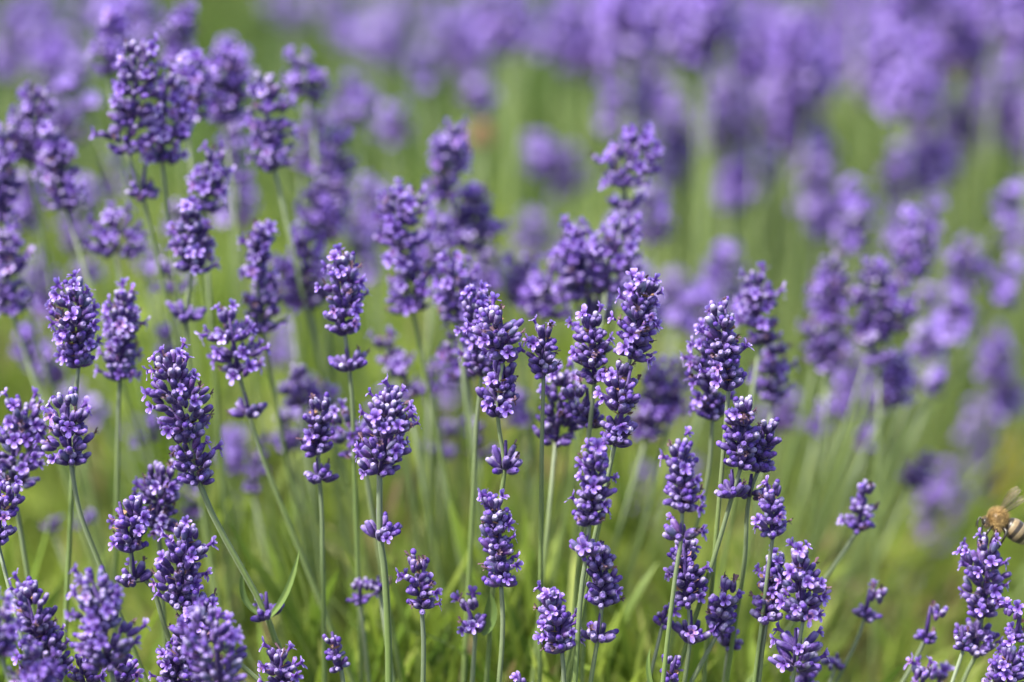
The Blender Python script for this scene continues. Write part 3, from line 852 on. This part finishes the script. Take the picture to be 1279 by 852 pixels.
# middle distance
M = [
 ('soft round lavender head left of the dark one with grey bud tips', .062, [(372, 450, 376, 508, 54)], .2),
 ('pale blurred lavender blossom right behind the soft round head', .10, [(408, 485, 410, 515, 36)], .5),
 ('dim lavender spike hanging low behind the dark grey-tipped one', .085, [(352, 512, 362, 562, 42)], .15),
 ('blurred thin lavender head beside the diagonal stalk', .10, [(314, 560, 316, 615, 28)], .15),
 ('tiny blurred lavender blossom right of the narrow straight-stalked spike', .10, [(190, 515, 186, 552, 24)], .4),
 ('tiny lavender ball floating in the green above the lower left spikes', .09, [(64, 640, 66, 662, 22)], .4),
 ('tiny blurred bud pair right of the lavender ball', .085, [(98, 636, 104, 658, 24)], .2),
 ('faint small lavender spike behind the stalk of the plump leaning one', .13, [(66, 430, 68, 482, 34)], .3),
 ('dim small lavender heads low behind the spike with big buds', .11, [(244, 605, 240, 645, 32)], .2),
 ('soft lavender spike right of the tall one with bluish foot', .062, [(486, 414, 492, 455, 44)], .35),
 ('small lavender tuft below the soft spike right of the bluish foot', .058, [(503, 450, 510, 495, 34)], .4),
 ('small pale lavender blossom left of the central spikes', .08, [(538, 446, 536, 492, 30)], .5),
 ('soft lavender spike behind and left of the central pair', .055, [(572, 405, 584, 472, 54)], .5),
 ('blurred violet blot low between the central spike and the thick stalk', .13, [(557, 522, 550, 570, 42)], .2),
 ('blurred narrow lavender head beside the blot near the central stalk', .10, [(600, 522, 598, 572, 22)], .3),
 ('dusky lavender head right of the pointed sharp spike', .055, [(962, 424, 966, 502, 50)], .18),
 ('soft lavender spike with lit crest behind the pointed sharp one', .045, [(944, 337, 950, 428, 52)], .35),
 ('upper spike of the soft cluster on the right with two bud tips like horns', .095, [(1036, 316, 1034, 405, 54)], .2),
 ('middle spike of the soft right-hand cluster with pale bud tips', .105, [(1084, 322, 1090, 428, 62)], .25),
 ('outer spike of the soft right-hand cluster, dark at its foot', .09, [(1124, 345, 1114, 412, 50)], .2),
 ('lowest spike of the soft right-hand cluster', .095, [(1020, 400, 1038, 462, 52)], .2),
 ('dark lavender foot hanging under the soft right-hand cluster', .10, [(1078, 415, 1100, 455, 50)], .15),
 ('lilac lavender spike standing just above the soft right-hand cluster', .135, [(1147, 266, 1138, 345, 50)], .45),
 ('soft violet lavender spike right of the dark spike of closed buds', .068, [(828, 455, 808, 545, 56)], .4),
 ('pale soft lavender blossoms beside the violet spike near the dark buds', .07, [(845, 480, 838, 520, 34)], .4),
 ('lone soft lavender spike with white tips rising above the centre', .056, [(791, 160, 779, 232, 70), (782, 232, 779, 262, 40)], .5),
 ('blurred lavender spike behind the lone white-tipped one', .24, [(824, 232, 816, 304, 52)], .3),
 ('soft lavender spike with lilac florets, left one of the dense group above the centre', .054, [(722, 276, 722, 372, 52)], .45),
 ('soft lavender spike with white tips, right one of the dense group above the centre', .050, [(770, 270, 758, 362, 62)], .45),
 ('paler lavender spike in the dense group above the stout one', .066, [(694, 326, 678, 396, 62)], .5),
 ('blurred lavender spike at the back of the dense group above the centre', .12, [(658, 318, 655, 385, 58)], .45),
 ('lilac lavender blossoms at the foot of the dense group above the centre', .060, [(752, 348, 742, 400, 56)], .55),
 ('tall soft lavender spike of three stages left of the centre', .048, [(500, 234, 502, 330, 66), (498, 325, 516, 388, 62)], .45),
 ('soft lavender spike leaning on the tall one of three stages', .075, [(552, 268, 540, 345, 58)], .35),
 ('narrow soft lavender spike with a bright tip above the centre', .080, [(562, 148, 553, 250, 46)], .4),
 ('soft tufted lavender spike right of the tall one of three stages', .088, [(594, 234, 584, 312, 64)], .3),
 ('soft lavender spike with large pale florets leading down to the central pair', .044, [(562, 322, 572, 402, 56)], .5),
 ('blurred lavender head behind the tall spike of three stages', .24, [(470, 225, 468, 305, 62)], .4),
 ('violet lavender spike in the column left of the tall one of three stages', .12, [(428, 165, 412, 240, 58)], .45),
 ('second violet lavender spike lower in the same column', .11, [(408, 218, 400, 300, 60)], .45),
 ('dim thin lavender spike beside the violet column', .15, [(394, 130, 376, 215, 34)], .25),
 ('blurred lilac lavender head on top of the violet column', .28, [(434, 92, 440, 160, 58)], .45),
 ('blurred dusky lavender head right of the violet column', .34, [(496, 130, 490, 180, 58)], .25),
 ('soft lilac lavender spike above the tall one with bluish foot', .072, [(376, 288, 388, 385, 56)], .5),
 ('soft lavender spike of two stages left of the lilac one', .042, [(324, 276, 320, 345, 42), (322, 340, 328, 414, 48)], .3),
 ('single dark lavender spike standing clear with bright tip, upper left', .055, [(326, 92, 342, 210, 50)], .35),
 ('soft lavender spike with round lilac florets above a loose ring of buds', .035, [(234, 255, 240, 338, 54), (236, 362, 232, 400, 50)], .4),
 ('lavender spike leaning on the one with round lilac florets', .046, [(274, 185, 254, 262, 46)], .45),
 ('foremost lavender spike of the tall upper left clump, white tips and grey-blue buds', .040, [(178, 52, 158, 190, 62), (182, 198, 178, 245, 36)], .3),
 ('second lavender spike of the tall upper left clump, lilac florets at its foot', .046, [(208, 92, 202, 200, 62)], .45),
 ('third lavender spike of the tall upper left clump', .062, [(242, 70, 232, 150, 52)], .5),
 ('outer lavender spike of the tall upper left clump with domed lilac top', .075, [(286, 58, 280, 152, 58)], .45),
 ('loose ring of large lavender blossoms on a stalk under the tall upper left clump', .058, [(148, 262, 144, 318, 78)], .5),
 ('blurred lavender spike rising behind the tall upper left clump', .135, [(231, 3, 217, 82, 46)], .45),
 ('lavender spike with bright top left of the tall upper left clump', .088, [(138, 8, 134, 92, 42)], .4),
 ('faint blue-violet lavender head far behind at the upper left', .40, [(88, 30, 84, 100, 56)], .3),
 ('soft lavender spike with pale tip near the left edge, upper part', .065, [(42, 106, 34, 202, 58)], .4),
 ('soft dark lavender spike leaning towards the pale-tipped one', .058, [(66, 158, 82, 260, 48)], .35),
 ('lavender spike cut by the left edge beside the pale-tipped one', .06, [(-2, 158, 4, 275, 42)], .45),
 ('lavender spike lower at the left edge with side blossoms', .058, [(6, 282, 14, 390, 52)], .45),
 ('faint pale lavender spike behind the left edge ones', .24, [(36, 214, 34, 285, 40)], .4),
 ('faint pinkish lavender spike behind the soft dark leaning one', .24, [(104, 222, 92, 315, 42)], .35),
 ('blurred pale lavender head over the soft dark leaning spike', .18, [(80, 135, 82, 185, 60)], .45),
 ('dim blurred lavender head left of the plump leaning spike', .17, [(62, 325, 58, 395, 48)], .35),
 ('dim lavender spike behind the clump of the upper left', .13, [(292, 150, 288, 225, 46)], .3),
 ('faint lavender head beside the spike with round lilac florets', .24, [(302, 215, 298, 285, 50)], .35),
 ('dim lavender head low behind the narrow straight-stalked spike', .11, [(205, 405, 212, 442, 44)], .4),
 ('faint lavender streak behind the loose ring of large blossoms', .20, [(188, 300, 186, 345, 34)], .25),
 ('faint lavender smudge in the green under the loose ring of large blossoms', .20, [(112, 318, 108, 350, 34)], .3),
 ('dim lavender whorl under the spike with lilac florets', .10, [(218, 325, 216, 368, 40)], .2),
 ('pale blurred lavender spike of the right with greyish crest', .25, [(1072, 228, 1066, 315, 58)], .4),
 ('pink-violet blurred lavender spike left of the greyish crested one', .36, [(1012, 180, 1028, 300, 46)], .4),
 ('round pink-lilac lavender head on a broad pale stalk at the right', .24, [(1207, 300, 1202, 368, 50)], .5),
 ('pale lavender whorl under the round pink-lilac head', .22, [(1186, 365, 1178, 425, 46)], .35),
 ('left blossom of the small pale pair under the round pink-lilac head', .20, [(1142, 455, 1140, 488, 30)], .5),
 ('right blossom of the small pale pair under the round pink-lilac head', .20, [(1167, 458, 1164, 492, 30)], .5),
 ('pale lavender tuft over the small pale blossom pair', .21, [(1160, 405, 1156, 445, 40)], .45),
 ('blurred lilac lavender spike near the right edge at mid height', .28, [(1240, 408, 1246, 475, 52)], .45),
 ('blurred lavender spike under the lilac one near the right edge', .30, [(1252, 455, 1258, 520, 56)], .4),
 ('blurred bluish lavender spike above the bee', .36, [(1228, 500, 1226, 590, 52)], .3),
 ('second blurred bluish lavender spike above the bee', .38, [(1248, 555, 1226, 630, 38)], .2),
 ('long blurred violet lavender spike leaning left of the bee', .34, [(1200, 580, 1162, 690, 62)], .3),
 ('small leaning violet lavender spike in the right green', .15, [(1156, 558, 1138, 610, 38)], .1),
 ('blurred lavender spike under the soft right-hand cluster', .19, [(1072, 440, 1052, 522, 48)], .3),
 ('blurred bluish lavender spike beside the broad slanting stalk', .22, [(1108, 455, 1090, 515, 42)], .3),
 ('round lilac ball of lavender low behind the right-hand cluster', .16, [(1084, 530, 1082, 564, 30)], .5),
 ('blurred lilac lavender head right of the touching pair', .15, [(1024, 500, 1022, 540, 34)], .5),
 ('pale smudge of lavender behind the touching pair', .24, [(978, 490, 974, 540, 48)], .45),
 ('faint grey-lilac lavender head low in the right green', .36, [(1135, 690, 1128, 735, 42)], .4),
 ('blurred lavender head behind the soft spike with lit crest', .28, [(906, 302, 898, 362, 54)], .4),
 ('pink-violet blurred lavender head left of the lit crest', .36, [(845, 335, 842, 385, 48)], .45),
 ('blurred lavender head behind the pointed sharp spike', .28, [(876, 375, 866, 425, 58)], .35),
 ('faint violet lavender spike low between the two tall loose ones', .28, [(806, 582, 796, 655, 54)], .3),
 ('upper half of the big blurred violet cloud above the centre', .42, [(672, 158, 680, 225, 66)], .45),
 ('lower half of the big blurred violet cloud above the centre', .42, [(706, 180, 706, 248, 68)], .45),
 ('blurred violet head under the big violet cloud', .38, [(668, 262, 664, 318, 62)], .35),
 ('egg shaped blurred lavender head alone in the upper green', .40, [(530, 58, 532, 118, 46)], .35),
 ('blurred lilac lavender head behind the narrow bright-tipped spike', .40, [(602, 95, 600, 145, 48)], .45),
 ('blurred lavender head at the right edge, a third of the way down', .40, [(1272, 270, 1276, 312, 48)], .4),
]
for lab, dep, cl, bl in M:
    L(lab, dep * 1.6 if dep < .1 else dep * 1.3 if dep < .2 else dep * 1.1, cl, (), bl, 1 if dep < .2 else 2)
rm = np.random.default_rng(31)
for k in range(44):
    x, y, dep = rm.uniform(-10, 1290), rm.uniform(250, 590), rm.uniform(.14, .36)
    if x < 560 and k % 2:
        y = rm.uniform(60, 400)
    if x > 880 and y > 420 and rm.random() < .3:
        y -= 120
    hh, ww = rm.uniform(44, 72) / (1 + dep), 50 / (1 + dep) * rm.uniform(.8, 1.2)
    s = rm.normal(0, 7) + (x - 620) / 620 * 8
    L('out-of-focus lavender flower showing through the gaps of the middle distance', dep, [(x + s, y - hh / 2, x - s, y + hh / 2, ww)], (), rm.uniform(.4, .75), 1 if dep < .2 else 2, rm.normal(0, .3), group='blurred lavender flowers of the middle distance')
# far rows, nothing tells them apart
FAR = [(430, 35, .62), (415, 10, .65), (372, 22, .7), (452, 55, .6), (590, 15, .75), (520, 8, .9), (615, 35, .7), (642, 48, .7), (668, 50, .68), (655, 20, .8), (735, 72, .52),
       (722, 5, .9), (700, 15, .9), (790, 15, .8), (822, 12, .8), (818, 70, .58), (812, 95, .55), (845, 45, .7), (870, 35, .7), (892, 30, .7), (862, 12, .8), (838, 140, .5), (848, 175, .45), (842, 205, .45),
       (898, 135, .45), (925, 75, .6), (948, 50, .7), (938, 15, .8), (970, 65, .6), (990, 30, .75), (968, 125, .48), (1002, 118, .48), (985, 150, .46), (1012, 70, .6), (1040, 55, .62),
       (1048, 80, .6), (1030, 20, .8), (1100, 25, .7), (1128, 30, .65), (1120, 65, .6), (1140, 60, .6), (1115, 5, .8), (1152, 85, .58), (1140, 110, .55), (1122, 205, .42), (1150, 212, .42), (1172, 200, .42), (1128, 225, .42),
       (1172, 10, .8), (1205, 150, .5), (1208, 15, .8), (1225, 50, .62), (1245, 55, .62), (1235, 20, .8), (1262, 60, .62), (1272, 25, .8), (1272, 110, .55), (1255, 105, .55), (1278, 130, .55), (1240, 112, .55),
       (925, 225, .42), (948, 205, .42), (912, 232, .42), (1020, 190, .45), (1000, 170, .45), (958, 170, .5), (1280, 60, .7), (770, 35, .8), (758, 60, .7), (905, 5, .9), (955, 0, .95),
       (20, 30, .5), (50, 15, .6), (10, 70, .5), (110, 20, .6), (165, 20, .5), (60, 60, .5), (350, 5, .8), (470, 5, .9), (1060, 0, .9), (1085, 50, .7), (1065, 30, .75), (1190, 60, .7), (1222, 95, .6), (785, 55, .7), (1258, 5, .9), (1145, 5, .85)]
rf = np.random.default_rng(99)
for x, y, dep in FAR:
    sc = 1 / (1 + dep) * rf.uniform(1.45, 1.8)
    hh, ww = 52 * sc * rf.uniform(.85, 1.2), 46 * sc
    s = rf.normal(0, 8)
    L('strongly blurred lavender flower in the violet rows along the top of the view', dep, [(x + s, y - hh / 2, x - s, y + hh / 2, ww)], (), rf.uniform(.35, .6), 2, group='blurred lavender flowers of the far rows', fan=False)
L('withered brown lavender head behind the narrow bright-tipped spike', .42, [(602, 148, 598, 182, 40)], (), 0, 2, dry=True)
L('tall withered brown lavender spike among the violet rows at the top', .62, [(1186, 20, 1196, 100, 46)], (), 0, 2, dry=True)
def yellow_tuft():
    base = at(1262, 640, D0 + .42); base[2] = .05
    root = link('yellow_leaf_tuft', None, None, base)
    tag(root, 'blurred tuft of yellowed leaves behind the bee at the right edge', 'leaf tuft')
    r = np.random.default_rng(8)
    for k in range(14):
        tip = at(1262 + r.uniform(-14, 26), 545 + r.uniform(-25, 70), D0 + .42 + r.uniform(-.03, .03)) - base
        lb = blade(np.array([r.normal(0, .008), r.normal(0, .008), 0]), tip * .55 + r.normal(0, .012, 3), tip, .011, nrm(-VIEW + .3 * UP))
        link('leaf', lb.mesh('leaf', [M_YELLOW]), root)
yellow_tuft()
# the rows behind those: far too many flowers to count
def far_rows():
    mb = MB()
    n = 0
    while n < 170:
        px, py, dep = rf.uniform(-700, 2000), rf.uniform(-40, 240), rf.uniform(.38, .75)
        dens = np.interp(px, [-700, -100, 0, 250, 420, 560, 700, 1300, 1330], [.5, .5, .08, .04, .03, .25, .75, .75, .95]) * np.interp(py - max(0, min(px - 760, 140)) * .6, [-80, 60, 120, 160], [.8, 1, .5, .06])
        if rf.random() > dens:
            continue
        n += 1
        d = D0 + dep
        bot = at(px, py, d)
        if bot[2] > .62 or bot[2] < .22:
            continue
        top = bot + np.array([rf.normal(0, .006), rf.normal(0, .006), rf.uniform(.026, .038)])
        hb, _ = build_head(bot, top, rf.uniform(.021, .029), .75, 2, .3, False, True, 50000 + n)
        for v, f, i, m in zip(hb.v, hb.f, hb.i, hb.m):
            pass
        off = 0
        for v, f, i, m in zip(hb.v, hb.f, hb.i, hb.m):
            mb.add(v + bot, f - off, i, int(m[0])); off += len(v)
        foot = np.array([bot[0] + rf.normal(0, .02), bot[1] + rf.normal(0, .02), .02])
        v, f, i = tube([foot, (foot + bot) / 2 + rf.normal(0, .004, 3), bot], [.0011, .0009, .0007], 5)
        i[:, 0] = 0
        mb.add(v, f, i, 5)
    o = link('far_lavender_rows', mb.mesh('far_lavender_rows', [M_CALYX, M_PETAL, M_WITHER, M_HAIR, M_BRACT, M_STEM]))
    tag(o, 'mass of violet lavender in the far rows beyond the counted flowers', 'lavender', kind='stuff')
far_rows()

# ------------------------------------------------------------------ the honey bee
def build_bee():
    dist = D0 + .018
    mpp = W0 * dist / 1279
    B = lambda x, y, z=0.0: at(x, y, dist - z)          # z: metres towards the camera
    base = B(1240, 672)
    root = link('honey_bee', None, None, base)
    tag(root, 'furry golden honey bee with striped abdomen feeding on top of a lavender spike', 'bee')
    M_B, M_W = mat_bee(), mat_wing()
    M_DARK = mat_flat('dark_chitin', (0.02, 0.015, 0.01), 0.35, .3, 2000, .5)
    M_EYE = mat_flat('bee_eye', (0.012, 0.009, 0.008), 0.2, .3, 2500, .6)
    M_FUR = mat_flat('golden_fur', (0.40, 0.27, 0.105), 0.8, .7, 420)
    M_FURP = mat_flat('pale_fur', (0.21, 0.15, 0.08), 0.8, .4, 900)
    # body: one surface lofted along a curve from face to tail
    cx = [(1226.0, 653.5), (1227.5, 653), (1230, 652.5), (1233, 652), (1234.6, 651.6), (1236, 651.2), (1239, 650.5), (1243.5, 650), (1248, 650.3), (1252, 651.5), (1254.5, 652.6),
          (1256, 653.5), (1259, 655.4), (1263, 658.2), (1267, 661.2), (1271, 664.4), (1275, 667.8), (1279, 671.2), (1283, 674.6), (1287, 678), (1290, 680.4)]
    rd = [1.2, 4.4, 6.6, 5.6, 3.6, 6.2, 10.8, 13.0, 12.2, 8.4, 4.2, 5.6, 9.4, 11.4, 12.2, 12.2, 11.2, 9.4, 6.6, 3.2, .8]
    pts = spline([B(x, y) - base for x, y in cx], 3)
    rads = list(np.interp(np.linspace(0, len(rd) - 1, len(pts)), range(len(rd)), rd) * mpp * 1.12)
    v, f, inf = tube(pts, rads, 20)
    mb = MB(); mb.add(v, f, inf)
    link('body', mb.mesh('body', [M_B]), root)
    # fur on thorax, head and bands
    r = np.random.default_rng(3)
    for nm, mat, lo, hi, n, ln in (('fur', M_FUR, .20, .50, 5200, .0019), ('fur', M_FURP, .49, .92, 900, .0006), ('fur', M_FURP, .05, .20, 500, .0008)):
        fb = MB()
        for _ in range(n):
            t = r.uniform(lo, hi)
            if ln == .0006 and not any(a < t < b_ for a, b_ in ((.49, .56), (.625, .68), (.745, .79), (.855, .895))):
                continue
            k = t * (len(pts) - 1); i = min(int(k), len(pts) - 2)
            p = pts[i] * (1 - k + i) + pts[i + 1] * (k - i)
            d = nrm(pts[i + 1] - pts[i])
            x = nrm(np.cross(r.normal(size=3), d))
            ra = np.interp(k, range(len(rads)), rads)
            a = p + x * ra * .97
            tip = a + nrm(x + d * .5 + r.normal(0, .25, 3)) * ln * r.uniform(.6, 1.2)
            s = nrm(np.cross(tip - a, r.normal(size=3))) * .00005
            fb.add(np.array([a - s, a + s, tip]), [(0, 1, 2, 2)], np.full((3, 3), .5))
        link(nm, fb.mesh('fur', [mat], False), root)
    # eyes
    for z in (1, -1):
        e = lathe([(-.9, .35), (-.5, .85), (0, 1), (.5, .85), (.9, .35)], 10)
        F = frame(UP + .3 * RIGHT)
        mb = MB(); mb.add((e[0] * np.array([2.6, 1.9, 4.4]) * mpp) @ F.T, e[1], e[2])
        link('eye', mb.mesh('eye', [M_EYE]), root, B(1229.5, 651.5, z * .0013) - base)
    # antennae, tongue, legs
    def limb(nm, way, r0, r1, mat=M_DARK):
        p = spline([B(*w) - base for w in way], 4)
        mb = MB(); v, f, inf = tube(p, list(np.linspace(r0, r1, len(p)) * mpp), 7); mb.add(v, f, inf)
        link(nm, mb.mesh(nm, [mat]), root)
    limb('antenna', [(1228, 650, .0008), (1223.5, 647, .0015), (1221, 655, .002), (1222, 661, .0022)], .9, .6)
    limb('antenna', [(1228, 650, -.0008), (1224, 646, -.0016), (1220, 652, -.002), (1219, 658, -.0024)], .9, .6)
    limb('tongue', [(1227, 656, 0), (1226.5, 663, 0), (1229, 671, 0)], 1.1, .5)
    for z in (1, -1):
        limb('leg', [(1240, 657, z * .002), (1234, 664, z * .004), (1231, 671, z * .003), (1230, 679, z * .002)], 1.9, .8)
        limb('leg', [(1245, 659, z * .002), (1243, 667, z * .0045), (1238, 675, z * .0035), (1236, 682, z * .002)], 2.1, .8)
        limb('leg', [(1250, 658, z * .002), (1257, 664, z * .0045), (1252, 676, z * .004), (1247, 685, z * .002)], 2.6, 1.0)
    # wings: thin blades with thickness and veins in the material
    def wing(rx, ry, tx, ty, z0, z1, wid):
        a, b_ = B(rx, ry, z0) - base, B(tx, ty, z1) - base
        d = b_ - a; ln = np.linalg.norm(d)
        w = nrm(np.cross(d, VIEW + .55 * UP)) * -1
        nn = nrm(np.cross(d, w))
        mb = MB(); vs, inf = [], []
        N = 12
        for k in range(N):
            t = k / (N - 1)
            fr = wid * (.10 + .30 * math.sin(math.pi * t ** .8) * (1 if t < .96 else .4))
            bk = wid * (.06 + .62 * math.sin(math.pi * min(1, t ** 1.25 * .97)))
            for s, q in ((fr, 0), (fr * .4, .25), (-bk * .35, .6), (-bk, 1)):
                vs.append(a + d * t + w * s * mpp + nn * .0002 * math.sin(q * 9 + t * 5)); inf.append((t, q, 0))
        fs = [(k * 4 + s, k * 4 + s + 1, (k + 1) * 4 + s + 1, (k + 1) * 4 + s) for k in range(N - 1) for s in range(3)]
        mb.add(vs, fs, inf)
        link('wing', mb.mesh('wing', [M_W]), root)
        v, f, i2 = tube([a + w * wid * .1 * mpp, a + d * .5 + w * wid * .38 * mpp, b_ + w * wid * .08 * mpp], [.00012, .0001, .00006], 5)
        mv = MB(); mv.add(v, f, i2); link('wing_vein', mv.mesh('wing_vein', [M_DARK]), root)
    wing(1247, 639, 1275, 612, .0015, .003, 11)
    wing(1251, 642, 1280, 624, .002, .0045, 8)
    wing(1247, 638, 1272, 608, -.0015, -.0035, 11)
    wing(1251, 641, 1278, 620, -.002, -.005, 8)
build_bee()
